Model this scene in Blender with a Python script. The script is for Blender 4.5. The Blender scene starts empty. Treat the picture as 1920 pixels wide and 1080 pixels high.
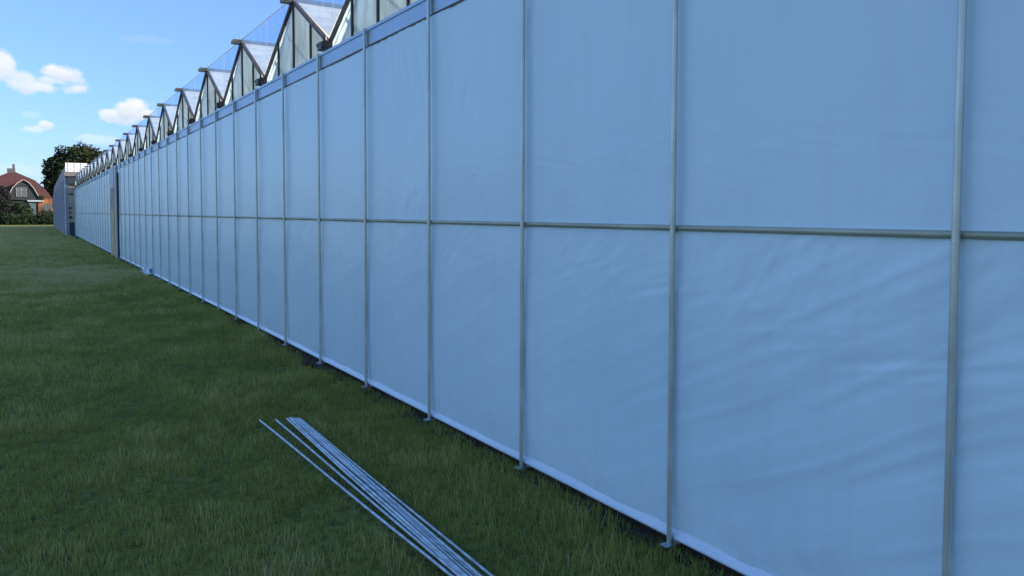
import bpy, math, random
import numpy as np
from mathutils import Vector, Matrix
R = math.radians
sc = bpy.context.scene
col = sc.collection
rng = np.random.default_rng(7)
random.seed(7)

# ------------------------------------------------------------------ camera
EYE = 1.84
PSI, PITCH, ROLL = 0.5564218, 0.0459797, -0.0022644
FPX, CY = 1450.0, 466.24
F = Vector((math.sin(PSI)*math.cos(PITCH), math.cos(PSI)*math.cos(PITCH), -math.sin(PITCH)))
R0 = Vector((math.cos(PSI), -math.sin(PSI), 0)); U0 = R0.cross(F)
RT = R0*math.cos(ROLL) - U0*math.sin(ROLL); UP = R0*math.sin(ROLL) + U0*math.cos(ROLL)
cam_d = bpy.data.cameras.new('camera'); cam = bpy.data.objects.new('camera', cam_d); col.objects.link(cam)
M = Matrix((RT, UP, -F)).transposed().to_4x4(); M.translation = Vector((0, 0, EYE)); cam.matrix_world = M
cam_d.sensor_width = 36; cam_d.lens = FPX/1920*36; cam_d.shift_y = (CY-540)/1920
cam_d.clip_start = .05; cam_d.clip_end = 6000
sc.camera = cam
def ray(px, py):
    return (F*FPX + RT*(px-960) + UP*(CY-py)).normalized()
def at_depth(px, py, d):      # world point of a bearing at a given distance
    v = ray(px, py); return Vector((0, 0, EYE)) + v*(d/v.dot(F))
def on_ground(px, py, z=0.0):
    v = ray(px, py); return Vector((0, 0, EYE)) + v*((z-EYE)/v.z)

# ------------------------------------------------------------------ sun, sky, exposure
SUN_EL, SUN_AZ = R(23), R(120)          # azimuth clockwise from +Y : beyond the greenhouse, a little behind the camera
sd = Vector((math.sin(SUN_AZ)*math.cos(SUN_EL), math.cos(SUN_AZ)*math.cos(SUN_EL), math.sin(SUN_EL)))
ld = bpy.data.lights.new('sun', 'SUN'); ld.energy = 4.8; ld.angle = R(.5); ld.color = (1, .84, .62)
sun = bpy.data.objects.new('sun', ld); col.objects.link(sun); sun.rotation_euler = (-sd).to_track_quat('-Z', 'Y').to_euler()
sun.location = (30, -10, 20)
sc.view_settings.view_transform = 'Standard'; sc.view_settings.look = 'None'; sc.view_settings.gamma = 1
sc.view_settings.use_curve_mapping = False
sc.view_settings.exposure = 1.05
W_ = bpy.data.worlds.new('World'); sc.world = W_; W_.use_nodes = True
nt = W_.node_tree; N = nt.nodes; L = nt.links; N.clear()
def nd(tree, t, **k):
    n = tree.nodes.new(t)
    for a, b in k.items(): setattr(n, a, b)
    return n
def mth(tree, op, a, b=None, c=None, clamp=False):
    n = tree.nodes.new('ShaderNodeMath'); n.operation = op; n.use_clamp = clamp
    for i, v in enumerate((a, b, c)):
        if v is None: continue
        if isinstance(v, (int, float)): n.inputs[i].default_value = v
        else: tree.links.new(v, n.inputs[i])
    return n.outputs[0]
def mixc(tree, fac, a, b, mode='MIX'):
    n = tree.nodes.new('ShaderNodeMix'); n.data_type = 'RGBA'; n.blend_type = mode
    for s, v in ((0, fac), (6, a), (7, b)):
        if isinstance(v, (int, float)): n.inputs[s].default_value = v
        elif isinstance(v, tuple): n.inputs[s].default_value = (*v[:3], 1)
        else: tree.links.new(v, n.inputs[s])
    return n.outputs[2]
sky = nd(nt, 'ShaderNodeTexSky', sky_type='NISHITA'); sky.sun_disc = False
sky.sun_elevation = SUN_EL; sky.sun_rotation = SUN_AZ; sky.air_density = 1.0; sky.dust_density = .3; sky.ozone_density = 3.5
bg = nd(nt, 'ShaderNodeBackground'); bg.inputs[1].default_value = .15
wo = nd(nt, 'ShaderNodeOutputWorld'); L.new(bg.outputs[0], wo.inputs[0])
SKY_TINT = (1.0, 1.02, 1.12); SKY_LOW = (.36, .445, .67)      # little yellow at the horizon; low sky dimmed, upper kept bright as fill light
tc = nd(nt, 'ShaderNodeTexCoord')
sep = nd(nt, 'ShaderNodeSeparateXYZ'); L.new(tc.outputs['Generated'], sep.inputs[0])
az = mth(nt, 'ARCTAN2', sep.outputs[0], sep.outputs[1])      # bearing from +Y
el = mth(nt, 'ARCSINE', sep.outputs[2])
lowf = mth(nt, 'SUBTRACT', 1.0, mth(nt, 'DIVIDE', mth(nt, 'ABSOLUTE', el), R(38)), clamp=True)
skyc = mixc(nt, 1.0, sky.outputs[0], mixc(nt, lowf, SKY_TINT, SKY_LOW), 'MULTIPLY')
nz = nd(nt, 'ShaderNodeTexNoise'); nz.inputs['Scale'].default_value = 38; nz.inputs['Detail'].default_value = 6; nz.inputs['Roughness'].default_value = .55
L.new(tc.outputs['Generated'], nz.inputs['Vector'])
nz2 = nd(nt, 'ShaderNodeTexNoise'); nz2.inputs['Scale'].default_value = 60; nz2.inputs['Detail'].default_value = 5
L.new(tc.outputs['Generated'], nz2.inputs['Vector'])
def cloud(a, e, ra, re, dens=1.0, soft=.55):
    """one puff: bearing, elevation, radii in degrees"""
    u = mth(nt, 'DIVIDE', mth(nt, 'SUBTRACT', az, R(a)), R(ra))
    v = mth(nt, 'DIVIDE', mth(nt, 'SUBTRACT', el, R(e)), R(re))
    d = mth(nt, 'SQRT', mth(nt, 'ADD', mth(nt, 'MULTIPLY', u, u), mth(nt, 'MULTIPLY', v, v)))
    d = mth(nt, 'ADD', d, mth(nt, 'MULTIPLY', mth(nt, 'SUBTRACT', nz.outputs[0], .5), 2.2))
    m = mth(nt, 'DIVIDE', mth(nt, 'SUBTRACT', 1.0, d), soft, clamp=True)
    m = mth(nt, 'MULTIPLY', m, mth(nt, 'MULTIPLY', m, mth(nt, 'SUBTRACT', 3.0, mth(nt, 'MULTIPLY', m, 2.0))))
    return mth(nt, 'MULTIPLY', m, dens), v
def pxang(px, py):
    v = ray(px, py); return math.degrees(math.atan2(v.x, v.y)), math.degrees(math.asin(v.z))
puffs = [  # seen bearings, radii in degrees, density
    (118, 138, 1.35, .70, 1.0), (70, 162, 2.4, .55, .9), (2, 132, .9, 1.1, .85), (38, 148, 1.8, .65, .7), (95, 152, 1.4, .5, .7),
    (247, 203, 1.15, .85, 1.0), (268, 214, 1.0, .5, 1.0), (205, 215, .9, .55, .9), (225, 222, 1.3, .35, .8),
    (87, 235, .42, .3, .75), (60, 243, .75, .35, .6), (55, 215, .6, .25, .2),
    (180, 262, 1.6, .45, .4), (280, 75, 1.9, .35, .07), (20, 318, 2.2, .5, .2)]
rn = random.Random(3)
for _ in range(46):      # unseen clouds outside the view, added to whiten the fill light
    a = rn.uniform(-175, 175)
    if -14 < a < 62: continue
    puffs.append((None, a, rn.uniform(8, 38), rn.uniform(7, 15), rn.uniform(2.5, 6)))
tot = None; shade = None
for p in puffs:
    if p[0] is None: m, v = cloud(p[1], p[2], p[3], p[4], .8)
    else:
        a, e = pxang(p[0], p[1]); m, v = cloud(a, e, p[2], p[3], p[4])
    tot = m if tot is None else mth(nt, 'MAXIMUM', tot, m)
    # undersides are a little greyer: real clouds lit from above by the sun
    s = mth(nt, 'MULTIPLY', m, mth(nt, 'MULTIPLY_ADD', v, -.5, .25, clamp=True))
    shade = s if shade is None else mth(nt, 'MAXIMUM', shade, s)
sh = mth(nt, 'MULTIPLY', mth(nt, 'ADD', shade, mth(nt, 'MULTIPLY', nz2.outputs[0], .5)), .8, clamp=True)
cc = mixc(nt, sh, (3.5, 3.5, 3.5), (1.8, 2.15, 2.8))
L.new(mixc(nt, tot, skyc, cc), bg.inputs[0])

# ------------------------------------------------------------------ helpers
def tag(o, label=None, cat=None, group=None, kind=None):
    if label: o['label'] = label
    if cat: o['category'] = cat
    if group: o['group'] = group
    if kind: o['kind'] = kind
    return o
def empty(name, loc=(0, 0, 0)):
    o = bpy.data.objects.new(name, None); col.objects.link(o); o.location = loc; o.empty_display_size = .3; return o
class MB:
    def __init__(s): s.v = []; s.f = []
    def quad(s, *p):
        n = len(s.v); s.v += [tuple(q) for q in p]; s.f.append(tuple(range(n, n+len(p))))
    def box(s, a, b):
        x0, y0, z0 = a; x1, y1, z1 = b; n = len(s.v)
        s.v += [(x0,y0,z0),(x1,y0,z0),(x1,y1,z0),(x0,y1,z0),(x0,y0,z1),(x1,y0,z1),(x1,y1,z1),(x0,y1,z1)]
        s.f += [tuple(n+i for i in q) for q in ((3,2,1,0),(4,5,6,7),(0,1,5,4),(1,2,6,5),(2,3,7,6),(3,0,4,7))]
    def bar(s, p, q, w, h, up=(0, 0, 1)):      # rectangular bar between two points
        p = Vector(p); q = Vector(q); d = (q-p).normalized(); u = Vector(up)
        a = d.cross(u)
        if a.length < 1e-4: a = d.cross(Vector((1, 0, 0)))
        a.normalize(); b = a.cross(d).normalized(); a *= w/2; b *= h/2; n = len(s.v)
        for c in (p, q): s.v += [tuple(c-a-b), tuple(c+a-b), tuple(c+a+b), tuple(c-a+b)]
        s.f += [tuple(n+i for i in t) for t in ((3,2,1,0),(4,5,6,7),(0,1,5,4),(1,2,6,5),(2,3,7,6),(3,0,4,7))]
    def tube(s, p, q, r, r2=None, n=12, cap=True):
        p = Vector(p); q = Vector(q); r2 = r if r2 is None else r2; d = (q-p).normalized()
        a = d.cross(Vector((0, 0, 1)) if abs(d.z) < .9 else Vector((1, 0, 0))).normalized(); b = d.cross(a)
        k = len(s.v)
        for c, rr in ((p, r), (q, r2)):
            for i in range(n):
                t = 2*math.pi*i/n; s.v.append(tuple(c + a*math.cos(t)*rr + b*math.sin(t)*rr))
        for i in range(n):
            j = (i+1) % n; s.f.append((k+i, k+n+i, k+n+j, k+j))
        if cap: s.f.append(tuple(k+i for i in range(n))); s.f.append(tuple(k+n+i for i in reversed(range(n))))
    def build(s, name, mat, parent=None, smooth=False, off=None):
        vs = s.v
        if off is not None: vs = [(v[0]-off[0], v[1]-off[1], v[2]-off[2]) for v in vs]
        me = bpy.data.meshes.new(name); me.from_pydata(vs, [], s.f); me.update()
        if smooth: me.polygons.foreach_set('use_smooth', [True]*len(me.polygons)); me.set_sharp_from_angle(angle=R(50))
        me.materials.append(mat); o = bpy.data.objects.new(name, me); col.objects.link(o)
        if off is not None: o.location = off
        if parent: o.parent = parent
        return o
def np_mesh(name, v, f, mat, parent=None, smooth=True, attr=None):
    """f : (n,3) or (n,4) faces"""
    me = bpy.data.meshes.new(name); k = f.shape[1]
    me.vertices.add(len(v)); me.vertices.foreach_set('co', v.astype(np.float32).ravel())
    me.loops.add(f.size); me.loops.foreach_set('vertex_index', f.astype(np.int32).ravel())
    me.polygons.add(len(f)); me.polygons.foreach_set('loop_start', np.arange(0, f.size, k, dtype=np.int32))
    me.polygons.foreach_set('use_smooth', np.full(len(f), smooth))
    if attr is not None:
        a = me.attributes.new('tint', 'FLOAT', 'POINT'); a.data.foreach_set('value', attr.astype(np.float32))
    me.update(calc_edges=True); me.validate()
    me.materials.append(mat); o = bpy.data.objects.new(name, me); col.objects.link(o)
    if parent: o.parent = parent
    return o
def vnoise(x, y, seed=0):      # smooth value noise, vectorised, about -1..1
    r = np.random.default_rng(seed); T = r.uniform(-1, 1, (256, 256))
    xi = np.floor(x).astype(int); yi = np.floor(y).astype(int); fx = x-xi; fy = y-yi
    fx = fx*fx*fx*(fx*(fx*6-15)+10); fy = fy*fy*fy*(fy*(fy*6-15)+10)
    g = lambda i, j: T[i % 256, j % 256]
    return (g(xi, yi)*(1-fx)*(1-fy) + g(xi+1, yi)*fx*(1-fy) + g(xi, yi+1)*(1-fx)*fy + g(xi+1, yi+1)*fx*fy)
def fbm(x, y, seed=0, o=4):
    s = 0; a = 1
    for i in range(o): s = s + a*vnoise(x*2**i+13*i, y*2**i+7*i, seed+i); a *= .5
    return s
def copy_tree(o, parent=None, dloc=None):
    c = o.copy(); col.objects.link(c); c.parent = parent
    if dloc is not None: c.location = Vector(o.location) + Vector(dloc)
    for ch in o.children: copy_tree(ch, c)
    return c

# ------------------------------------------------------------------ materials
def material(name, color, rough=.6, metal=0, spec=.5, var=0.0, scale=5, color2=None, bump=0.0, bscale=None, stretch=(1, 1, 1)):
    m = bpy.data.materials.new(name); m.use_nodes = True; t = m.node_tree
    b = t.nodes['Principled BSDF']; b.inputs['Roughness'].default_value = rough; b.inputs['Metallic'].default_value = metal
    b.inputs['Specular IOR Level'].default_value = spec
    c = nd(t, 'ShaderNodeTexCoord'); mp = nd(t, 'ShaderNodeMapping'); mp.inputs['Scale'].default_value = stretch
    t.links.new(c.outputs['Object'], mp.inputs[0])
    n = nd(t, 'ShaderNodeTexNoise'); n.inputs['Scale'].default_value = scale; n.inputs['Detail'].default_value = 5
    t.links.new(mp.outputs[0], n.inputs[0])
    c2 = color2 or tuple(x*(1-var) for x in color)
    mr = nd(t, 'ShaderNodeMapRange'); mr.inputs[1].default_value = .35; mr.inputs[2].default_value = .65
    t.links.new(n.outputs[0], mr.inputs[0])
    t.links.new(mixc(t, mr.outputs[0], color, c2), b.inputs['Base Color'])
    if bump:
        n2 = nd(t, 'ShaderNodeTexNoise'); n2.inputs['Scale'].default_value = bscale or scale*3; n2.inputs['Detail'].default_value = 4
        t.links.new(mp.outputs[0], n2.inputs[0])
        bp = nd(t, 'ShaderNodeBump'); bp.inputs['Strength'].default_value = 1; bp.inputs['Distance'].default_value = bump
        t.links.new(n2.outputs[0], bp.inputs['Height']); t.links.new(bp.outputs[0], b.inputs['Normal'])
    return m
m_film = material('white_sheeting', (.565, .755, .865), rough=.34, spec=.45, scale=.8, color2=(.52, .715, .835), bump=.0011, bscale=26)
t = m_film.node_tree; bs = t.nodes['Principled BSDF']; src = bs.inputs['Base Color'].links[0].from_socket
tcn = nd(t, 'ShaderNodeTexCoord'); sx = nd(t, 'ShaderNodeSeparateXYZ'); t.links.new(tcn.outputs['Object'], sx.inputs[0])
ns = nd(t, 'ShaderNodeTexNoise'); ns.inputs['Scale'].default_value = 9; ns.inputs['Detail'].default_value = 7; ns.inputs['Roughness'].default_value = .7; t.links.new(tcn.outputs['Object'], ns.inputs[0])
lowz = mth(t, 'SUBTRACT', 1.0, mth(t, 'DIVIDE', sx.outputs[2], .75), clamp=True)
mud = mth(t, 'MULTIPLY', mth(t, 'SUBTRACT', mth(t, 'ADD', ns.outputs[0], mth(t, 'MULTIPLY', lowz, .28)), .62, clamp=True), mth(t, 'MULTIPLY', lowz, 5.0), clamp=True)
mp2 = nd(t, 'ShaderNodeMapping'); mp2.inputs['Scale'].default_value = (1, 7, .35); t.links.new(tcn.outputs['Object'], mp2.inputs[0])
ns2 = nd(t, 'ShaderNodeTexNoise'); ns2.inputs['Scale'].default_value = 1.6; ns2.inputs['Detail'].default_value = 5; t.links.new(mp2.outputs[0], ns2.inputs[0])
run = mth(t, 'MULTIPLY', mth(t, 'SUBTRACT', ns2.outputs[0], .5, clamp=True), .7, clamp=True)
t.links.new(mixc(t, mth(t, 'MULTIPLY', mud, .16), mixc(t, run, src, (.50, .58, .58)), (.30, .27, .20)), bs.inputs['Base Color'])
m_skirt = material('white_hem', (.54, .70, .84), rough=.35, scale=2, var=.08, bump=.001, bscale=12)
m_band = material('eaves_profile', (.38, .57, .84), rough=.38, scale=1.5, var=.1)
m_galv = material('galvanised_steel', (.60, .65, .62), rough=.36, metal=.5, scale=9, color2=(.42, .47, .45), stretch=(1, 1, .3))
m_rail = material('galvanised_rail', (.40, .44, .36), rough=.5, metal=.3, scale=9, var=.3, stretch=(1, .3, 1))
m_tube = material('zinc_tube', (.46, .60, .70), rough=.32, metal=.45, scale=14, color2=(.26, .33, .38))
m_dark = material('dark_steel', (.022, .021, .02), rough=.55, scale=8, color2=(.05, .04, .035))
m_ridge = material('ridge_steel', (.10, .10, .10), rough=.5, metal=.2, scale=8, var=.4)
m_rubber = material('black_gutter_end', (.018, .018, .022), rough=.5, scale=8, var=.3)
m_plinth = material('concrete_base', (.02, .02, .02), rough=.9, scale=5, color2=(.045, .03, .025), bump=.01, bscale=20)
m_tan = material('tan_timber', (.62, .53, .44), rough=.75, scale=3, color2=(.42, .37, .32), stretch=(4, 4, .5))
m_yel = material('weathered_panel', (.50, .42, .18), rough=.7, scale=2, color2=(.38, .34, .16))
m_mauve = material('dull_panel', (.36, .31, .30), rough=.7, scale=2, var=.2)
m_white = material('white_paint', (.42, .47, .54), rough=.5, scale=3, var=.12)
m_bright = material('bright_white_panel', (.82, .82, .80), rough=.5, scale=3, var=.15)
m_clad = material('grey_cladding', (.40, .44, .48), rough=.5, scale=2, var=.15, stretch=(1, 1, .2))
m_clad2 = material('taupe_cladding', (.16, .15, .16), rough=.6, scale=2, var=.2, stretch=(1, 1, .2))
m_brick = material('orange_brick', (.30, .12, .05), rough=.85, scale=1.6, color2=(.10, .05, .035))
m_roof = material('red_roof_tiles', (.085, .022, .022), rough=.8, scale=2.2, color2=(.035, .018, .02), bump=.03, bscale=14)
m_slate = material('dark_boarding', (.022, .030, .034), rough=.7, scale=5, var=.3)
m_glassd = material('window_glass', (.10, .14, .17), rough=.08, scale=2, var=.4)
m_lead = material('grey_chimney', (.10, .10, .11), rough=.7, scale=6, var=.3)
m_bark = material('bark', (.07, .055, .04), rough=.9, scale=10, var=.4, bump=.02)
m_soil = material('bare_soil', (.022, .019, .016), rough=1, scale=9, color2=(.012, .012, .010), bump=.02, bscale=25)
m_blue = material('blue_plastic', (.03, .05, .09), rough=.5, scale=6, var=.3)

def leaf_material(name, a, b, trans=.25):
    m = bpy.data.materials.new(name); m.use_nodes = True; t = m.node_tree; bs = t.nodes['Principled BSDF']
    at = nd(t, 'ShaderNodeAttribute', attribute_name='tint')
    cr = nd(t, 'ShaderNodeValToRGB'); cr.color_ramp.elements[0].color = (*a, 1); cr.color_ramp.elements[1].color = (*b, 1)
    t.links.new(at.outputs['Fac'], cr.inputs[0]); t.links.new(cr.outputs[0], bs.inputs['Base Color'])
    bs.inputs['Roughness'].default_value = .65; bs.inputs['Specular IOR Level'].default_value = .25
    tr = nd(t, 'ShaderNodeBsdfTranslucent'); t.links.new(cr.outputs[0], tr.inputs[0])
    mx = nd(t, 'ShaderNodeMixShader'); mx.inputs[0].default_value = trans
    t.links.new(bs.outputs[0], mx.inputs[1]); t.links.new(tr.outputs[0], mx.inputs[2])
    t.links.new(mx.outputs[0], t.nodes['Material Output'].inputs[0]); return m
m_leaf = leaf_material('tree_leaves', (.012, .022, .010), (.055, .075, .025))
m_leafd = leaf_material('dark_leaves', (.008, .010, .012), (.022, .026, .022), .1)
m_leafh = leaf_material('hedge_leaves', (.012, .028, .012), (.04, .07, .03), .15)
m_grass = leaf_material('grass_blades', (.18, .22, .045), (.52, .48, .24), .45)
_cr = [n for n in m_grass.node_tree.nodes if n.type == 'VALTORGB'][0].color_ramp
e = _cr.elements.new(.55); e.color = (.29, .345, .08, 1)
e = _cr.elements.new(.8); e.color = (.36, .39, .12, 1)

def pane_material(name, colr, alpha_transp, transl, clear=(.93, .96, .98)):
    m = bpy.data.materials.new(name); m.use_nodes = True; t = m.node_tree; bs = t.nodes['Principled BSDF']
    c = nd(t, 'ShaderNodeTexCoord'); mp = nd(t, 'ShaderNodeMapping'); mp.inputs['Scale'].default_value = (1, 3, .7); t.links.new(c.outputs['Object'], mp.inputs[0])
    oi = nd(t, 'ShaderNodeObjectInfo'); t.links.new(mth(t, 'MULTIPLY', oi.outputs['Random'], 60.0), mp.inputs['Location'])
    n = nd(t, 'ShaderNodeTexNoise'); n.inputs['Scale'].default_value = 2.2; n.inputs['Detail'].default_value = 4; n.inputs['Distortion'].default_value = .6
    t.links.new(mp.outputs[0], n.inputs[0])
    mr = nd(t, 'ShaderNodeMapRange'); mr.inputs[1].default_value = .35; mr.inputs[2].default_value = .7; t.links.new(n.outputs[0], mr.inputs[0])
    cc = mixc(t, mr.outputs[0], colr, tuple(x*.70 for x in colr)); t.links.new(cc, bs.inputs['Base Color'])
    bs.inputs['Roughness'].default_value = .12
    tr = nd(t, 'ShaderNodeBsdfTranslucent'); t.links.new(cc, tr.inputs[0])
    m1 = nd(t, 'ShaderNodeMixShader'); m1.inputs[0].default_value = transl; t.links.new(bs.outputs[0], m1.inputs[1]); t.links.new(tr.outputs[0], m1.inputs[2])
    tp = nd(t, 'ShaderNodeBsdfTransparent'); tp.inputs[0].default_value = (*clear, 1)
    m2 = nd(t, 'ShaderNodeMixShader'); m2.inputs[0].default_value = alpha_transp; t.links.new(m1.outputs[0], m2.inputs[1]); t.links.new(tp.outputs[0], m2.inputs[2])
    t.links.new(m2.outputs[0], t.nodes['Material Output'].inputs[0]); return m
m_pane = pane_material('milky_gable_glass', (.80, .93, 1.0), .12, .85)
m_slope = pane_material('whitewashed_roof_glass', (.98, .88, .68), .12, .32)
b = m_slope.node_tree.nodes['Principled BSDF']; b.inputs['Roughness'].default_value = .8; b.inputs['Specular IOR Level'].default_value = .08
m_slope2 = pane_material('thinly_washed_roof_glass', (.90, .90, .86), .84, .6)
m_clear = pane_material('clear_glass', (.30, .50, .85), .76, .3, (.80, .88, .97))

# ground material
m_ground = bpy.data.materials.new('lawn_ground'); m_ground.use_nodes = True; t = m_ground.node_tree; b = t.nodes['Principled BSDF']
b.inputs['Roughness'].default_value = 1; b.inputs['Specular IOR Level'].default_value = .1
c = nd(t, 'ShaderNodeTexCoord')
n1 = nd(t, 'ShaderNodeTexNoise'); n1.inputs['Scale'].default_value = .5; n1.inputs['Detail'].default_value = 8; t.links.new(c.outputs['Object'], n1.inputs[0])
n2 = nd(t, 'ShaderNodeTexNoise'); n2.inputs['Scale'].default_value = 14; n2.inputs['Detail'].default_value = 6; t.links.new(c.outputs['Object'], n2.inputs[0])
f1 = nd(t, 'ShaderNodeMapRange'); f1.inputs[1].default_value = .35; f1.inputs[2].default_value = .65; t.links.new(n1.outputs[0], f1.inputs[0])
f2 = nd(t, 'ShaderNodeMapRange'); f2.inputs[1].default_value = .35; f2.inputs[2].default_value = .65; t.links.new(n2.outputs[0], f2.inputs[0])
ca = mixc(t, f1.outputs[0], (.15, .18, .05), (.23, .235, .09))
t.links.new(mixc(t, f2.outputs[0], ca, (.06, .09, .03)), b.inputs['Base Color'])
bp = nd(t, 'ShaderNodeBump'); bp.inputs['Distance'].default_value = .04; t.links.new(n2.outputs[0], bp.inputs['Height']); t.links.new(bp.outputs[0], b.inputs['Normal'])

# ------------------------------------------------------------------ dimensions of the greenhouse front
W, T0, S = 2.919, 1.569, 1.495          # post plane, first post, post spacing
RAIL, TOP, EAVE = 1.763, 3.532, 3.715
XF = W + .042                           # sheeting plane
XG = W + .150                           # gable plane
VAL, PEAK = 3.86, 4.68
K0, K1 = -5, 45
yk = lambda k: T0 + S*k

# ------------------------------------------------------------------ ground
def gz(x, y):      # gentle unevenness of the lawn, flat at the wall and far away
    w = np.clip((W-.15-x)/.5, 0, 1)*np.clip((60-y)/40, 0, 1)
    return (.018*vnoise(x*.9, y*.9, 5) + .010*vnoise(x*2.7, y*2.7, 6))*w
DRY = on_ground(140, 515); HOL = on_ground(560, 690)
xs = np.unique(np.concatenate([[-2500, -800, -200, -60, -25, -12], np.arange(-7, 3.3, .12), [5, 10, 25, 60, 200, 800, 2500]]))
ys = np.unique(np.concatenate([[-2500, -500, -100, -30, -12], np.arange(-6, 14, .12), np.arange(14, 60, .6), [70, 90, 115, 150, 250, 600, 1500, 4500]]))
X, Y = np.meshgrid(xs, ys, indexing='ij'); Z = gz(X, Y)
Z -= .06*np.exp(-(((X-HOL.x)/.45)**2+((Y-HOL.y)/.35)**2))
v = np.stack([X, Y, Z], -1).reshape(-1, 3); nx, ny = X.shape
I = (np.arange(nx-1)[:, None]*ny + np.arange(ny-1)[None]).ravel()
g = np_mesh('ground', v, np.stack([I, I+ny, I+ny+1, I+1], 1), m_ground); tag(g, kind='structure')

# soil strip along the foot of the wall
ys2 = np.arange(-7, 70, .10); P = []
for j, yy in enumerate(ys2):
    w = .05 + .05*float(vnoise(np.array([yy*1.7]), np.array([.3]), 9)[0])
    P += [(W-.03-w, yy, .004), (W-.02, yy, .022+.010*float(vnoise(np.array([yy*4.]), np.array([2.3]), 4)[0])), (W+.14, yy, .016)]
P = np.array(P); I = np.arange(len(ys2)-1)*3
so = np_mesh('soil_strip', P, np.concatenate([np.stack([I, I+1, I+4, I+3], 1), np.stack([I+1, I+2, I+5, I+4], 1)]), m_soil); tag(so, kind='structure')

# ------------------------------------------------------------------ greenhouse front
gh = empty('greenhouse', (W, yk(0), 0))
tag(gh, 'long white sheeted greenhouse wall under a row of glazed gables', 'greenhouse')
GP = Vector(gh.location)
def part(mb, name, mat, parent=None, smooth=False, off=None):
    """build in world coordinates, then hang on the greenhouse"""
    o = mb.build(name, mat, None, smooth, off); o.parent = parent or gh
    o.matrix_parent_inverse = Matrix.Identity(4)
    base = GP if parent is None else GP + Vector(parent.location)
    o.location = Vector(o.location) - base
    return o
# sheeting: one grid, finer where near
yy = [yk(K0)]
while yy[-1] < yk(K1):
    d = max(1.5, abs(yy[-1])) ; yy.append(yy[-1] + max(.012, min(.09, .0032*d)))
yy[-1] = yk(K1); yy = np.array(yy)
def film(z0, z1, n, fn, name):
    zz = np.linspace(z0, z1, n); Y, Z = np.meshgrid(yy, zz, indexing='ij'); X = XF - fn(Y, Z)
    v = np.stack([X-GP.x, Y-GP.y, Z], -1).reshape(-1, 3); m = len(zz)
    I = (np.arange(len(yy)-1)[:, None]*m + np.arange(m-1)[None]).ravel()
    o = np_mesh(name, v, np.stack([I, I+1, I+m+1, I+m], 1), m_film, gh); return o
def common(Y, Z):
    k = (Y-T0)/S; d = np.abs(k-np.round(k))*S
    pull = .004*np.exp(-(d/.05)**2)
    fine = .0011*fbm(Y*5, Z*5, 31, 3)
    return pull + fine
def lower(Y, Z):
    # soft diagonal folds hanging from the rail, rising towards the near end
    u = (RAIL-Z); hang = np.exp(-u/.28)
    q1 = (Y*.78 + Z*.63); q2 = (Y*.60 - Z*.80)
    rid = lambda n_: 1-np.sqrt(n_*n_+.004)*1.6
    w_ = .10*vnoise(Y*1.3, Z*1.3, 40)
    a = vnoise(Z*4.6+Y*2.0+w_*3, Y*.55-Z*.25+3, 41)*.0080*(1-hang) + rid(vnoise(Z*10.5+Y*5.0+w_*5, Y*.8-Z*.35, 42))*.0026*(1-.6*hang) + vnoise(Z*19+Y*9.5, Y*1.3-Z*.6, 48)*.0014
    q3 = Y*8.5 + Z*6.5 + 1.2*vnoise(Y*2, Z*2, 44)
    b = rid(vnoise(q3, Z*1.6-Y*.9+9, 45))*.0060*hang + rid(vnoise(q3*2.1+4, Z*2.6-Y*1.5, 47))*.0022*hang
    c = .0034*rid(vnoise(Z*18+Y*4+2*vnoise(Y, Z, 3), Y*1.6, 46))*np.exp(-((Z-1.38+.12*np.sin(Y*1.1))/.12)**2)
    near = .78*np.exp(-((Y-1.0)/2.3)**2) + .22
    belly = .012*np.sin(np.pi*np.clip((Z-.1)/(RAIL-.1), 0, 1))
    return common(Y, Z) + (a+b+c)*near + belly
def upper(Y, Z):
    u = TOP-Z; hang = np.clip(1-u/1.15, 0, 1)
    sel = np.clip(1.6*vnoise(Y*.55+.4, Y*0, 52)+.55, 0, 1)
    q = Y*16 + u*3.0*vnoise(Y*.5, Y*0+3, 53)+u*4
    a = .0060*vnoise(q, Z*1.3, 54)*hang*sel*np.exp(-((Y-6.5)/5)**2)
    ripple = .0010*vnoise(Z*36-Y*5, Y*3.2, 55)*np.exp(-((Z-2.12-.05*Y*.4)/.14)**2)*np.clip(1.2-Y/8, 0, 1)
    b = .0035*fbm(Y*1.1, Z*.8, 56, 3)
    crump = (.0022*vnoise(Y*17+Z*5, Z*9-Y*2, 57)+.0010*vnoise(Y*34, Z*22, 58))*np.exp(-((Z-2.0)/.17)**2)*np.exp(-((Y-yk(3.3))/.42)**2)
    crump = crump + .0022*vnoise(Y*15+Z*4, Z*3.5, 59)*np.exp(-((Z-2.9)/.4)**2)*np.exp(-((Y-yk(2.6))/.35)**2)
    return common(Y, Z) + a + ripple + b + crump
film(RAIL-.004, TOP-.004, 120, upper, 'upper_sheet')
film(.105, RAIL-.004, 120, lower, 'lower_sheet')
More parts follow.
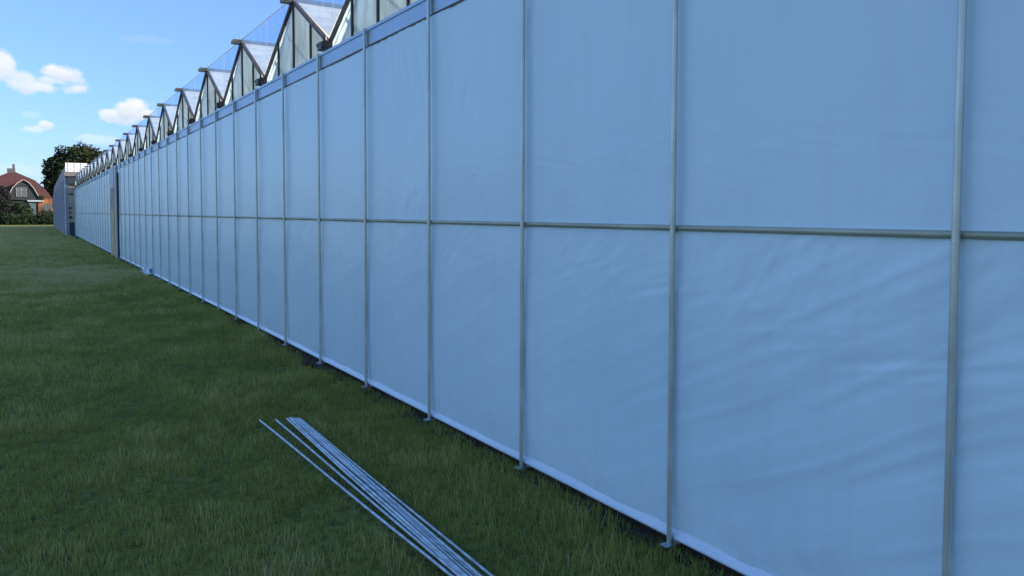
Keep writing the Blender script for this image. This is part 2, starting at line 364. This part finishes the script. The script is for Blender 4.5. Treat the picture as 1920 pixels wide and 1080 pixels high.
# hem: the sheet wrapped round the base profile, leaning outward
prof = [(-.012, .15), (-.008, .13), (.002, .112), (.016, .095), (.026, .08), (.027, .068), (.018, .062), (-.008, .062)]
step = yy[::4]
wv = .004*vnoise(step*2.2, step*0, 61) + .002*vnoise(step*9, step*0, 62)
V = np.array([[(XF-d-w*(1 if i > 1 else 0)-GP.x, y-GP.y, z + (w*.8 if i > 2 else 0)) for i, (d, z) in enumerate(prof)] for y, w in zip(step, wv)]).reshape(-1, 3)
m = len(prof); I = (np.arange(len(step)-1)[:, None]*m + np.arange(m-1)[None]).ravel()
np_mesh('hem', V, np.stack([I, I+m, I+m+1, I+1], 1), m_skirt, gh)
mb = MB(); mb.box((XF+.03, yk(K0), -.1), (XF+.13, yk(K1), .10)); part(mb, 'plinth', m_plinth)
mb = MB(); mb.tube((XF-.011, yk(K0), RAIL), (XF-.011, yk(K1), RAIL), .0155, n=14); part(mb, 'mid_rail', m_rail, smooth=True)
mb = MB(); mb.box((XF-.008, yk(K0), TOP-.006), (XF+.03, yk(K1), TOP+.010)); part(mb, 'top_gap_strip', m_dark)  # dark strip standing in for the shadowed gap above the sheet
mb = MB()
mb.box((XF-.004, yk(K0), TOP+.0105), (XF+.05, yk(K1), EAVE-.03)); mb.box((XF-.016, yk(K0), EAVE-.0298), (XG+.04, yk(K1), EAVE)); part(mb, 'eaves_band', m_band)
# posts
mb = MB(); mb.tube((W, yk(0), .0), (W, yk(0), EAVE-.005), .0155, n=16)
post0 = part(mb, 'post', m_galv, smooth=True, off=(W, yk(0), 0))
mb = MB(); mb.box((-.045, -.026, .034), (.13, .026, .041)); mb.box((.124, -.026, .0412), (.13, .026, .075)); mb.tube((-.032, 0, .041), (-.032, 0, .052), .007, n=6); mb.tube((.05, 0, .041), (.05, 0, .052), .007, n=6); mb.box((-.02, -.02, -.02), (.02, .02, .0338))
o = mb.build('foot_plate', m_tube, post0)
mb = MB(); mb.box((.016, -.018, TOP+.0105), (.0385, -.028, EAVE-.03)); o = mb.build('bracket', m_rail, post0)
mb = MB(); mb.bar((0, -.005, RAIL-.02), (.03, -.005, RAIL-.02), .006, .012); mb.tube((0, 0, RAIL-.022), (0, 0, RAIL-.034), .0185, n=14); o = mb.build('rail_clip', m_galv, post0)
for k in range(K0, K1+1):
    if k in (0, 23): continue
    c = copy_tree(post0, gh, (0, S*k, 0))
    j = random.uniform(-.0035, .0035); c.rotation_euler = (random.uniform(-.0012, .0012), 0, 0); c.location.y += j
mb = MB(); mb.box((XF+.02, yk(K1)+.005, 0), (XG+14, yk(K1)+.05, 4.2)); part(mb, 'end_wall', m_film)  # unseen wall, added to stop sun through the gap between the buildings
# wide door pillar
mb = MB(); mb.box((W-.02, yk(22.7), 0), (W+.035, yk(23.8), 1.95)); part(mb, 'lower_panel', m_yel)
mb = MB(); mb.box((W-.02, yk(22.7), 1.954), (W+.035, yk(23.8), 2.85)); part(mb, 'middle_panel', m_mauve)
mb = MB(); mb.box((W-.02, yk(22.7), 2.854), (W+.035, yk(23.8), 3.69)); part(mb, 'upper_panel', m_white)
mb = MB(); mb.box((W-.035, yk(22.0), 0), (W+.035, yk(22.35), 3.69)); part(mb, 'door_jamb', m_white)
mb = MB(); mb.box((W-.03, yk(21.70), 0), (W+.035, yk(21.82), 3.4)); part(mb, 'door_seal', m_dark)
# gables: ridge at even posts, valleys at odd posts
LEN = 14.0
def make_bay(k):
    y0, yv0, yv1 = yk(k), yk(k-1), yk(k+1); base = (XG, y0, EAVE)
    h = S
    mb = MB()
    for s in (-1, 1):
        mb.bar((0, s*(h-.02), VAL-EAVE), (0, s*.015, PEAK-EAVE), .042, .050, up=(1, 0, 0))
    gb = mb.build('gable_frame', m_dark, None); gb.location = Vector(base)-GP; gb.parent = gh
    zz = lambda y: (PEAK-EAVE) - (abs(y)/h)*(PEAK-VAL)
    # three mullions and the panes between them
    for y in (-h/2, 0, h/2):
        q = MB(); q.box((-.012, y-.014, .0), (.03, y+.014, zz(y)-.03)); q.build('mullion', m_dark, gb)
    edges = [-h+.02, -h/2, 0, h/2, h-.02]
    for a, b in zip(edges[:-1], edges[1:]):
        q = MB(); x = .012
        q.quad((x, a+.018, 0), (x, b-.018, 0), (x, b-.018, max(.01, zz(b-.018)-.03)), (x, a+.018, max(.01, zz(a+.018)-.03)))
        n = len(q.v); q.quad(*[(x+.006, *p[1:]) for p in reversed(q.v[:4])])
        q.build('pane', m_pane, gb)
    q = MB()      # slack inner brace seen through the milky glass
    q.bar((.16, h*.20, .02), (.16, h*.62, zz(h*.62)-.06), .03, .03, up=(1, 0, 0)); q.build('brace', m_galv, gb)
    q = MB(); q.box((-.14, -.045, PEAK-EAVE-.01), (LEN, .045, PEAK-EAVE+.045)); q.box((-.16, -.06, PEAK-EAVE-.03), (-.02, .06, PEAK-EAVE+.02)); q.build('ridge', m_ridge, gb)
    # roof slopes with glazing bars
    for s in (-1, 1):
        q = MB(); z0 = VAL-EAVE+.015; z1 = PEAK-EAVE-.012
        q.quad((.04, s*(h-.05), z0), (LEN, s*(h-.05), z0), (LEN, s*.04, z1), (.04, s*.04, z1))
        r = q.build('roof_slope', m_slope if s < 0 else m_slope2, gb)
        q = MB()
        for i in range(1, 14):
            x = i*.75; q.bar((x, s*(h-.05), z0+.012), (x, s*.04, z1+.012), .022, .02)
        q.build('glazing_bar', m_ridge, gb)
    # clear glass between this ridge and the next, above the valley
    q = MB(); x = -.012
    tri = [(x, .05, PEAK-EAVE+.02), (x, 2*h-.05, PEAK-EAVE+.02), (x, h, VAL-EAVE+.08)]
    q.quad(*tri); q.quad(*[(x+.005, p[1], p[2]) for p in reversed(tri)]); q.build('clear_infill', m_clear, gb)
    q = MB(); q.tube((x, 0, PEAK-EAVE+.035), (x, 2*h, PEAK-EAVE+.035), .007, n=6)
    for y in (h*.9,): q.tube((x, y, PEAK-EAVE+.03), (x, y, VAL-EAVE+.12+abs(y-h)/h*(PEAK-VAL)), .003, n=5)
    q.build('tie_rod', m_galv, gb)
    # valley gutter with its dark end
    q = MB(); q.box((.0, h-.06, VAL-EAVE-.09), (LEN, h+.06, VAL-EAVE+.0)); q.build('gutter', m_ridge, gb)
    q = MB()
    q.box((-.13, h-.075, VAL-EAVE-.10), (-.002, h+.075, VAL-EAVE-.01)); q.tube((-.10, h-.10, VAL-EAVE-.05), (-.10, h+.11, VAL-EAVE-.03), .035, n=10); q.tube((-.06, h, VAL-EAVE-.01), (-.06, h, VAL-EAVE+.07), .03, .018, n=8)
    q.build('gutter_end', m_rubber, gb)
    return gb
g0 = make_bay(0)
for k in range(-4, K1, 2):
    if k == 0: continue
    copy_tree(g0, gh, (0, S*k, 0))
for o in gh.children: o.matrix_parent_inverse = Matrix.Identity(4)

# ------------------------------------------------------------------ taller building at the far end
TB = Vector((2.36, 69.4, 0)); tb = empty('tall_greenhouse', TB)
tag(tb, 'taller grey clad building at the far end with white strip under its roof edge', 'building')
def tbp(q, n, m, s=False): return q.build(n, m, tb, s)
q = MB(); q.quad((0, 39, 0), (0, 0, 0), (0, 0, 4.55), (0, 39, 3.9)); tbp(q, 'side_wall', m_clad)
q = MB()
for i in range(40): y = .3+i*1.0; q.box((-.03, y-.03, 0.1), (.0-.002, y+.03, 4.55-.65*y/39))
tbp(q, 'wall_rib', m_clad)
q = MB()
n = 14
for i in range(n):
    a, b = i/n, (i+1)/n; za = lambda t_: 5.62-.75*t_**1.5
    q.quad((.02, 39*b, 3.9-.0+.65*(1-b)+.01), (.02, 39*a, 3.9+.65*(1-a)+.01), (.12, 39*a, za(a)), (.12, 39*b, za(b)))
tbp(q, 'upper_side', m_clad2)
q = MB(); q.quad((.12, 0, 5.62), (16, 0, 5.62), (16, 39, 4.87), (.12, 39, 4.87)); tbp(q, 'roof', m_clad2)
q = MB(); q.quad((.002, .0, 0), (16, .0, 0), (16, .0, 4.95), (.002, .0, 4.95)); tbp(q, 'front_wall', m_tan)
q = MB(); q.box((.0, -.05, 4.97), (16, 0.02, 5.66)); wf = tbp(q, 'clerestory', m_bright)
q = MB()
for i in range(22): q.box((.15+i*.45, -.075, 4.985), (.19+i*.45, -.052, 5.645))
q.build('glazing_bar', m_galv, wf)
q = MB(); q.box((-.10, -.42, 4.62), (16, -.052, 4.94)); tbp(q, 'canopy', m_clad2)
q = MB(); q.box((.15, -.3, 4.05), (16, -.05, 4.60)); tbp(q, 'canopy_beam', m_ridge)
q = MB(); q.tube((-.04, -.10, 0), (-.04, -.10, 4.6), .07, n=10); tbp(q, 'downpipe', m_white, True)
q = MB(); q.box((.05, -.06, 0.02), (.16, -.004, 4.3)); tbp(q, 'corner_trim', m_clad)
q = MB(); q.box((.20, -.10, .0), (.52, -.004, 1.05)); tbp(q, 'lower_door', m_blue)
for z, w, h in ((1.35, .22, .16), (1.75, .16, .10), (2.1, .20, .12), (3.2, .3, .1)):
    q = MB(); q.box((.17, -.09, z), (.17+w, -.004, z+h)); tbp(q, 'meter_box', m_dark)

# ------------------------------------------------------------------ foliage
def foliage(name, blobs, n, size, mat, parent, seed, flat=1.0):
    """leaf clumps scattered through the volume of several ellipsoids (local coordinates)"""
    r = np.random.default_rng(seed); C = []; T = []
    wts = np.array([b[3]*b[4]*b[5] for b in blobs])**.75; wts /= wts.sum()
    for b, w in zip(blobs, wts):
        m = int(n*w); d = r.normal(size=(m, 3)); d /= np.linalg.norm(d, axis=1)[:, None]
        rad = r.uniform(.35, 1, m)**.45
        lump = 1 + .22*vnoise(d[:, 0]*3+b[0], d[:, 1]*3+d[:, 2]*3+b[2], seed)+.12*vnoise(d[:, 0]*9, d[:, 2]*9+d[:, 1]*5, seed+1)
        C.append(np.array(b[:3]) + d*(rad*lump)[:, None]*np.array(b[3:6]))
        T.append(np.clip(.45 + .35*vnoise(C[-1][:, 0]*1.1, C[-1][:, 2]*1.1+C[-1][:, 1], seed+2) + r.uniform(-.3, .3, m), 0, 1))
    C = np.concatenate(C); T = np.concatenate(T); m = len(C)
    keep = vnoise(C[:, 0]*1.2+5, C[:, 2]*1.2+C[:, 1]*.8, seed+5) > -.72; C = C[keep]; T = T[keep]; m = len(C)
    C[:, 2] = np.maximum(C[:, 2], .05)
    a = r.normal(size=(m, 3)); a /= np.linalg.norm(a, axis=1)[:, None]; b = np.cross(a, r.normal(size=(m, 3))); b /= np.linalg.norm(b, axis=1)[:, None]
    sz = size*r.uniform(.5, 1.3, m)[:, None]
    V = np.stack([C-a*sz, C+b*sz*.55, C+a*sz, C-b*sz*.5], 1).reshape(-1, 3)
    Fc = np.arange(m*4).reshape(-1, 4)
    return np_mesh(name, V, Fc, mat, parent, False, np.repeat(T, 4))
def tree(name, loc, label, cat, blobs, n, size, mat, seed, trunk_r=.25, trunk_h=4, group=None, size_k=1.0):
    t_ = empty(name, loc); tag(t_, label, cat, group); t_.scale = (size_k,)*3
    foliage('crown', blobs, n, size, mat, t_, seed)
    q = MB(); q.tube((0, 0, -.1), (.1, 0, trunk_h), trunk_r, trunk_r*.6, n=9)
    for b in blobs: q.tube((.1, 0, trunk_h*random.uniform(.7, 1)), tuple(b[:3]), trunk_r*.45, .04, n=6)
    q.build('trunk', m_bark, t_, True); return t_
def gp(px, d):
    p = at_depth(px, 397, d); return (p.x, p.y, 0)
pm = lambda d: d/FPX      # metres per pixel at a distance
D = 124
tree('broadleaf_tree', gp(150, 137), 'big rounded dark green tree rising behind the white strip of the far building', 'tree',
     [(0, 0, 9.6, 3.6, 3.4, 3.2), (-2.6, 0, 8.3, 2.6, 2.6, 2.6), (2.6, .5, 9.0, 2.4, 2.6, 2.2), (-.5, 0, 6.2, 4.2, 3.5, 3), (-3.6, 0, 5.6, 1.8, 2, 2.2)], 24000, .22, m_leaf, 11, .35, 6, None, 1.09)
tree('broadleaf_tree', gp(107, 134), 'ragged dark tree with bare side twigs between the house and the far building', 'tree',
     [(.3, 0, 7.6, 1.0, 1, 1.4), (-.9, 0, 6.2, 1.0, 1, .55), (-1.2, 0, 4.9, .8, 1, .45), (-.2, 0, 4.8, .9, 1, 1.6), (-.1, 0, 2.4, 1.2, 1, 2.2), (.8, 0, 5.2, 1.4, 1, 2.8)], 13000, .17, m_leaf, 12, .2, 5, None, 1.10)
tree('broadleaf_tree', gp(203, 140), 'small dark tree top showing just above the farthest gables', 'tree',
     [(0, 0, 10.2, 2.2, 2, 1.9), (1.5, 0, 8.6, 2.4, 2, 2), (-1.6, 0, 8.8, 1.6, 2, 1.5)], 8000, .2, m_leaf, 13, .25, 6, None, 1.06)
tree('conifer', gp(-6, 112), 'nearly black dense tree at the left edge in front of the red roof', 'tree',
     [(0, 0, 4.3, 1.6, 1.5, 1.5), (.2, 0, 2.4, 2.0, 1.7, 2.3), (-1.2, 0, 4.9, 1.5, 1.5, 1.5), (-2.5, 0, 3.2, 2.5, 1.7, 3.0), (1.1, 0, 1.8, 1.2, 1.2, 1.4)], 11000, .15, m_leafd, 14, .25, 3)
sh_ = empty('shrub', gp(33, 114.5)); tag(sh_, 'low rounded grey green shrub under the gable window of the house', 'shrub')
foliage('foliage', [(0, 0, 2.6, 1.6, 1, .7), (-.9, 0, 2.2, 1.6, 1, 1.3), (.8, 0, 1.7, 1.2, 1, 1.1)], 5000, .12, m_leafh, sh_, 15)
q = MB()
for i in range(5): q.tube((0, 0, 0), (-.8+.4*i, 0, 1.8), .04, .015, n=6)
q.build('stem', m_bark, sh_)
hd = empty('hedge', gp(58, 111.5)); tag(hd, 'dark clipped hedge closing the far end of the lawn', 'hedge')
foliage('foliage', [(-3.0+i*.75, 0, .75, .62, .7, .85) for i in range(9)], 9000, .11, m_leafh, hd, 16)
q = MB()
for i in range(9): q.tube((-3.0+i*.75, 0, -.05), (-2.95+i*.75, 0, 1.1), .05, .02, n=6)
q.build('stem', m_bark, hd)
hd2 = empty('hedge', gp(-30, 113.5)); tag(hd2, 'darker hedge under the black tree at the left edge of the lawn', 'hedge')
foliage('foliage', [(-4+i*.8, 0, .55, .7, .7, .75) for i in range(10)], 6000, .12, m_leafd, hd2, 17)
q = MB()
for i in range(10): q.tube((-4+i*.8, 0, -.05), (-4+i*.8, 0, .8), .05, .02, n=6)
q.build('stem', m_bark, hd2)
bu = empty('bush', gp(80, 113.3)); tag(bu, 'dark bush in front of the sunlit orange brick wall', 'shrub')
foliage('foliage', [(0, 0, 1.0, .9, .8, 1.15), (1.0, 0, .9, .8, .8, 1.2), (-.2, 0, 3.9, .45, .5, .35)], 3600, .11, m_leafh, bu, 18)
q = MB(); q.tube((0, 0, 0), (-.1, 0, 3.8), .06, .03, n=6); q.tube((.8, 0, 0), (1, 0, 1.3), .05, .02, n=6); q.build('stem', m_bark, bu)

# ------------------------------------------------------------------ house
HD = 120.0; hp = gp(25, HD); hs = empty('house', hp)
tag(hs, 'old house with steep red tiled roof and curved gable beyond the hedge', 'house')
def hq(q, n, m, par=None, s=False): return q.build(n, m, par or hs, s)
EV = 4.1
q = MB(); q.box((-5.0, .3, 0), (3.6, 8, EV)); hq(q, 'wall', m_slate)
q = MB(); q.box((3.3, -1.1, 0), (5.25, 6, 3.95)); bw = hq(q, 'annex_wall', m_brick)
q = MB(); q.box((4.1, -1.14, 1.9), (4.5, -1.104, 3.1)); hq(q, 'window', m_glassd, bw)
q = MB(); q.box((4.62, -1.14, 2.1), (5.0, -1.104, 3.0)); hq(q, 'window', m_glassd, bw)
# main hipped roof, two pitches with a sprocketed eave
rings = [(5.35, 4.9, EV-.25), (4.5, 4.1, EV+1.1), (3.0, 2.7, EV+2.75), (0.25, .2, EV+4.15)]
q = MB(); cy_ = 4.2
for (a0, b0, z0), (a1, b1, z1) in zip(rings[:-1], rings[1:]):
    c0 = [(-a0, cy_-b0, z0), (a0, cy_-b0, z0), (a0, cy_+b0, z0), (-a0, cy_+b0, z0)]
    c1 = [(-a1, cy_-b1, z1), (a1, cy_-b1, z1), (a1, cy_+b1, z1), (-a1, cy_+b1, z1)]
    for i in range(4): j = (i+1) % 4; q.quad(c0[i], c0[j], c1[j], c1[i])
rf = hq(q, 'roof', m_roof)
q = MB(); q.box((-.75, 3.7, EV+3.75), (.35, 4.7, EV+4.65)); q.box((-.05, 4.0, EV+4.652), (.3, 4.4, EV+5.35)); hq(q, 'chimney', m_lead, rf)
# curved front gable
gx = 1.45
outl = [(-2.0, 3.75), (-1.85, 4.7), (-1.4, 5.65), (-.75, 6.35), (0, 6.85), (.75, 6.35), (1.35, 5.5), (1.85, 4.5), (2.35, 3.55)]
q = MB(); q.quad(*[(gx+x, -.9, z) for x, z in outl]); gf = hq(q, 'gable_front', m_slate)
q = MB()
for a, b in zip(outl[:-1], outl[1:]): q.quad((gx+a[0], -1.05, a[1]), (gx+b[0], -1.05, b[1]), (gx+b[0], 3.4, b[1]), (gx+a[0], 3.4, a[1]))
hq(q, 'gable_roof', m_roof)
q = MB()
for a, b in zip(outl[:-1], outl[1:]): q.bar((gx+a[0], -1.08, a[1]), (gx+b[0], -1.08, b[1]), .08, .16, up=(0, 1, 0))
hq(q, 'verge_board', m_tan)
wn = MB(); wn.box((gx-1.0, -.96, 4.3), (gx+.35, -.905, 5.55)); wf = hq(wn, 'window', m_glassd, gf)
q = MB()
for x in (-1.02, -.36, .33): q.box((gx+x, -1.0, 4.28), (gx+x+.06, -.962, 5.57))
for z in (4.24, 5.2, 5.54): q.box((gx-1.02, -1.003, z), (gx+.39, -.965, z+.05))
hq(q, 'frame', m_mauve, wf)
q = MB(); q.box((1.9, -1.35, 3.45), (4.0, -1.09, 3.68)); hq(q, 'fascia', m_white)
q = MB(); q.box((2.1, -1.08, 1.2), (3.0, -.95, 3.3)); hq(q, 'window', m_glassd, bw)
q = MB(); q.box((-3.2, -.95, 0), (3.3, .29, 3.5)); hq(q, 'bay_wall', m_slate)

# ------------------------------------------------------------------ steel tubes lying on the grass
ends = [((487, 788), (846, 1080), 'leftmost and most separate steel tube on the grass'),
        ((518, 788), (861, 1080), 'second steel tube from the left, lying apart from the bundle at its far end'),
        ((537.5, 786), (867, 1080), 'third steel tube from the left, at the left side of the close bundle'),
        ((543, 784), (873.5, 1080), 'fourth steel tube from the left, inside the close bundle'),
        ((547.5, 783), (880, 1080), 'fifth steel tube from the left, middle of the close bundle'),
        ((552, 784), (886.5, 1080), 'sixth steel tube from the left, inside the close bundle'),
        ((556, 785), (893, 1080), 'seventh steel tube from the left, inside the close bundle'),
        ((560, 785), (900.5, 1080), 'eighth steel tube from the left, right side of the close bundle'),
        ((564, 787), (922, 1080), 'rightmost steel tube on the grass, with a dark gap beside it at the near end')]
tubes = []
for i, (a, b, lab) in enumerate(ends):
    zt = (.056, .056, .056, .066, .055, .064, .056, .066, .056)[i]
    A = on_ground(*a, zt); B = on_ground(*b, zt); dv = (B-A).normalized(); ln = 4.6+random.uniform(-.02, .02); r_ = .0086
    Bx = A + dv*ln
    tubes.append((A, Bx))
    me = MB(); side = dv.cross(Vector((0, 0, 1))); nseg = 10; ns = 12
    pts = [A + dv*ln*j/nseg + Vector((0, 0, .004*math.sin(j*.9+i)-.0025*j/nseg)) + side*.003*math.sin(j*.7+i*2) for j in range(nseg+1)]
    for rr in (r_, r_*.78):
        for p in pts:
            for s_ in range(ns):
                t_ = 2*math.pi*s_/ns; me.v.append(tuple(p + side*math.cos(t_)*rr + Vector((0, 0, 1))*math.sin(t_)*rr))
    off = (nseg+1)*ns
    for j in range(nseg):
        for s_ in range(ns):
            u = (s_+1) % ns; me.f.append((j*ns+s_, j*ns+u, (j+1)*ns+u, (j+1)*ns+s_)); me.f.append((off+j*ns+s_, off+(j+1)*ns+s_, off+(j+1)*ns+u, off+j*ns+u))
    for j in (0, nseg):
        for s_ in range(ns): u = (s_+1) % ns; me.f.append((j*ns+s_, off+j*ns+s_, off+j*ns+u, j*ns+u))
    o = me.build('steel_tube', m_tube, None, True, off=A)
    tag(o, lab, 'tube', 'steel tubes lying on the grass')

# ------------------------------------------------------------------ loose crumpled sheet at the foot of the wall
P0 = on_ground(296, 514); cx = P0.y
na, nb = 46, 12; V = []
for i in range(na):
    for j in range(nb):
        a = i/(na-1); b_ = j/(nb-1)
        hh = (.04+.15*math.sin(math.pi*min(1, a*1.15))**.7)*b_ + .03*math.sin(a*17+b_*3)
        out = .05 + .10*(1-b_)**1.5 + .035*math.sin(a*23+b_*5) + .02*math.sin(a*41)
        V.append((XF-.03-out, cx-1.0+1.9*a, max(.02, .03+hh)))
V = np.array(V)-np.array([XF-.1, cx, 0]); I = (np.arange(na-1)[:, None]*nb+np.arange(nb-1)[None]).ravel()
ls = np_mesh('loose_sheet', V, np.stack([I, I+1, I+nb+1, I+nb], 1), m_skirt); ls.location = (XF-.1, cx, 0)
sm = ls.modifiers.new('thickness', 'SOLIDIFY'); sm.thickness = .004
tag(ls, 'crumpled pale scrap of sheeting bulging at the foot of the wall', 'plastic sheet')

# ------------------------------------------------------------------ clods of earth by the posts
def clod(p, r_, seed, label):
    q = np.random.default_rng(seed); n1_, n2_ = 14, 9; V = []
    for i in range(n1_):
        for j in range(n2_):
            t_ = 2*math.pi*i/n1_; f_ = math.pi/2*j/(n2_-1); k_ = 1+q.uniform(-.16, .16)
            V.append((math.cos(t_)*math.cos(f_)*r_*k_, math.sin(t_)*math.cos(f_)*r_*k_*1.5, math.sin(f_)*r_*.6*k_-.01))
    V = np.array(V); Fc = [[i*n2_+j, ((i+1) % n1_)*n2_+j, ((i+1) % n1_)*n2_+j+1, i*n2_+j+1] for i in range(n1_) for j in range(n2_-1)]
    o = np_mesh('earth_clod', V, np.array(Fc), m_clod); o.location = p; tag(o, label, 'earth clod')
m_clod = material('reddish_earth', (.07, .04, .035), rough=1, scale=20, color2=(.03, .022, .02), bump=.012, bscale=50)
clod((W-.06, yk(3)+.28, .0), .06, 3, 'reddish brown earth lump at the foot of the fourth wall post from the right')
clod((W-.08, yk(5)+.30, .0), .065, 4, 'reddish brown earth lump beside the dark hollow in the lawn')

# ------------------------------------------------------------------ grass
def blades(n, px_, py_, hgt, wid, seed, lean=.5, tint=0.0):
    r = np.random.default_rng(seed); x, y = px_, py_; n = len(x)
    patch = fbm(x*1.3, y*1.3, 71, 3); clump = vnoise(x*7, y*7, 73)
    h = hgt*(1+.35*patch+.35*clump)*r.uniform(.45, 1.25, n)
    # trampled under tubes
    cut = np.ones(n)
    for A, B in tubes:
        d = np.array([B.x-A.x, B.y-A.y]); ln = np.hypot(*d); d /= ln
        s_ = (x-A.x)*d[0]+(y-A.y)*d[1]; e_ = np.abs((x-A.x)*d[1]-(y-A.y)*d[0])
        cut = np.where((s_ > -.02) & (s_ < ln) & (e_ < .05), .38+e_*4, cut)
    h = np.where((cut < 1) & (r.uniform(0, 1, n) > .035), np.minimum(h, .05)*cut, h)
    ang = r.uniform(0, 2*np.pi, n); la = r.uniform(.05, lean, n)*h; bx = np.cos(ang)*la; by = np.sin(ang)*la
    wa = r.uniform(0, np.pi, n); w = wid*r.uniform(.6, 1.3, n)/2; wx = np.cos(wa)*w; wy = np.sin(wa)*w
    z0 = gz(x, y)-.004 - .06*np.exp(-(((x-HOL.x)/.45)**2+((y-HOL.y)/.35)**2))
    V = np.empty((n, 5, 3))
    V[:, 0] = np.stack([x-wx, y-wy, z0], 1); V[:, 1] = np.stack([x+wx, y+wy, z0], 1)
    V[:, 2] = np.stack([x+wx*.8+bx*.35, y+wy*.8+by*.35, z0+h*.55], 1); V[:, 3] = np.stack([x-wx*.8+bx*.35, y-wy*.8+by*.35, z0+h*.55], 1)
    V[:, 4] = np.stack([x+bx, y+by, z0+h*.97], 1)
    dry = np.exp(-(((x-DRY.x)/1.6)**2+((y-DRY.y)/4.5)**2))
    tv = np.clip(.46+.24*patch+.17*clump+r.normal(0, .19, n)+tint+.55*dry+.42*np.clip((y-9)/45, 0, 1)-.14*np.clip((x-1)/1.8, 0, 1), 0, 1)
    return V, tv
def grass_obj(name, V, tv):
    n = len(V); b = np.arange(n)[:, None]*5
    f = np.concatenate([b+np.array([[0, 1, 2]]), b+np.array([[0, 2, 3]]), b+np.array([[3, 2, 4]])])
    o = np_mesh(name, V.reshape(-1, 3), f, m_grass, None, False, np.repeat(tv, 5)); return o
def scatter(y0, y1, x0, x1, n, seed):
    r = np.random.default_rng(seed); x = r.uniform(x0, x1, n); y = r.uniform(y0, y1, n)
    # thin where the soil shows near the wall and in the hollow
    k = np.ones(n)
    k *= np.where(x > W-.08, .8, 1)*np.where(x > W+.02, .0, 1)
    k *= 1-.8*np.exp(-(((x-HOL.x)/.35)**2+((y-HOL.y)/.3)**2))
    m_ = r.uniform(0, 1, n) < k; return x[m_], y[m_]
Vs = []; Ts = []
for (y0, y1, x0, x1, n, hg, wd, sd_) in (
        (.8, 4.5, -1.6, 2.92, 66000, .060, .0042, 1), (4.5, 8, -1.6, 2.92, 72000, .060, .0048, 2),
        (8, 15, -2.0, 2.92, 76000, .060, .007, 3), (15, 30, -2.8, 2.92, 76000, .065, .012, 4),
        (30, 60, -4.2, 2.92, 60000, .075, .022, 5), (60, 112, -7, 2.6, 50000, .09, .045, 6)):
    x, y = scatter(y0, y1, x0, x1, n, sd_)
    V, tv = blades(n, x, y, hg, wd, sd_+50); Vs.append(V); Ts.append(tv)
# taller paler stalks scattered through the lawn and thick along the wall
r_ = np.random.default_rng(99)
n = 15000; x = r_.uniform(-1.6, 2.8, n); y = r_.uniform(.8, 14, n); k = vnoise(x*1.1, y*1.1, 77) > -.15
V, tv = blades(0, x[k], y[k], .105, .0032, 98, .8, .45); Vs.append(V); Ts.append(tv)
n = 8000; y = r_.uniform(.8, 26, n); x = W-.10-np.abs(r_.normal(0, .22, n)); k = vnoise(x*2, y*1.3, 78) > -.25
V, tv = blades(0, x[k], y[k], .13, .0040, 97, .55, .12); Vs.append(V); Ts.append(tv)
n = 9000; y = r_.uniform(.8, 22, n); x = W+.02-np.abs(r_.normal(0, .07, n)); k = vnoise(x*3, y*2.1, 79) > -.3
V, tv = blades(0, x[k], y[k], .062, .0046, 96, .5, .05); Vs.append(V); Ts.append(tv)
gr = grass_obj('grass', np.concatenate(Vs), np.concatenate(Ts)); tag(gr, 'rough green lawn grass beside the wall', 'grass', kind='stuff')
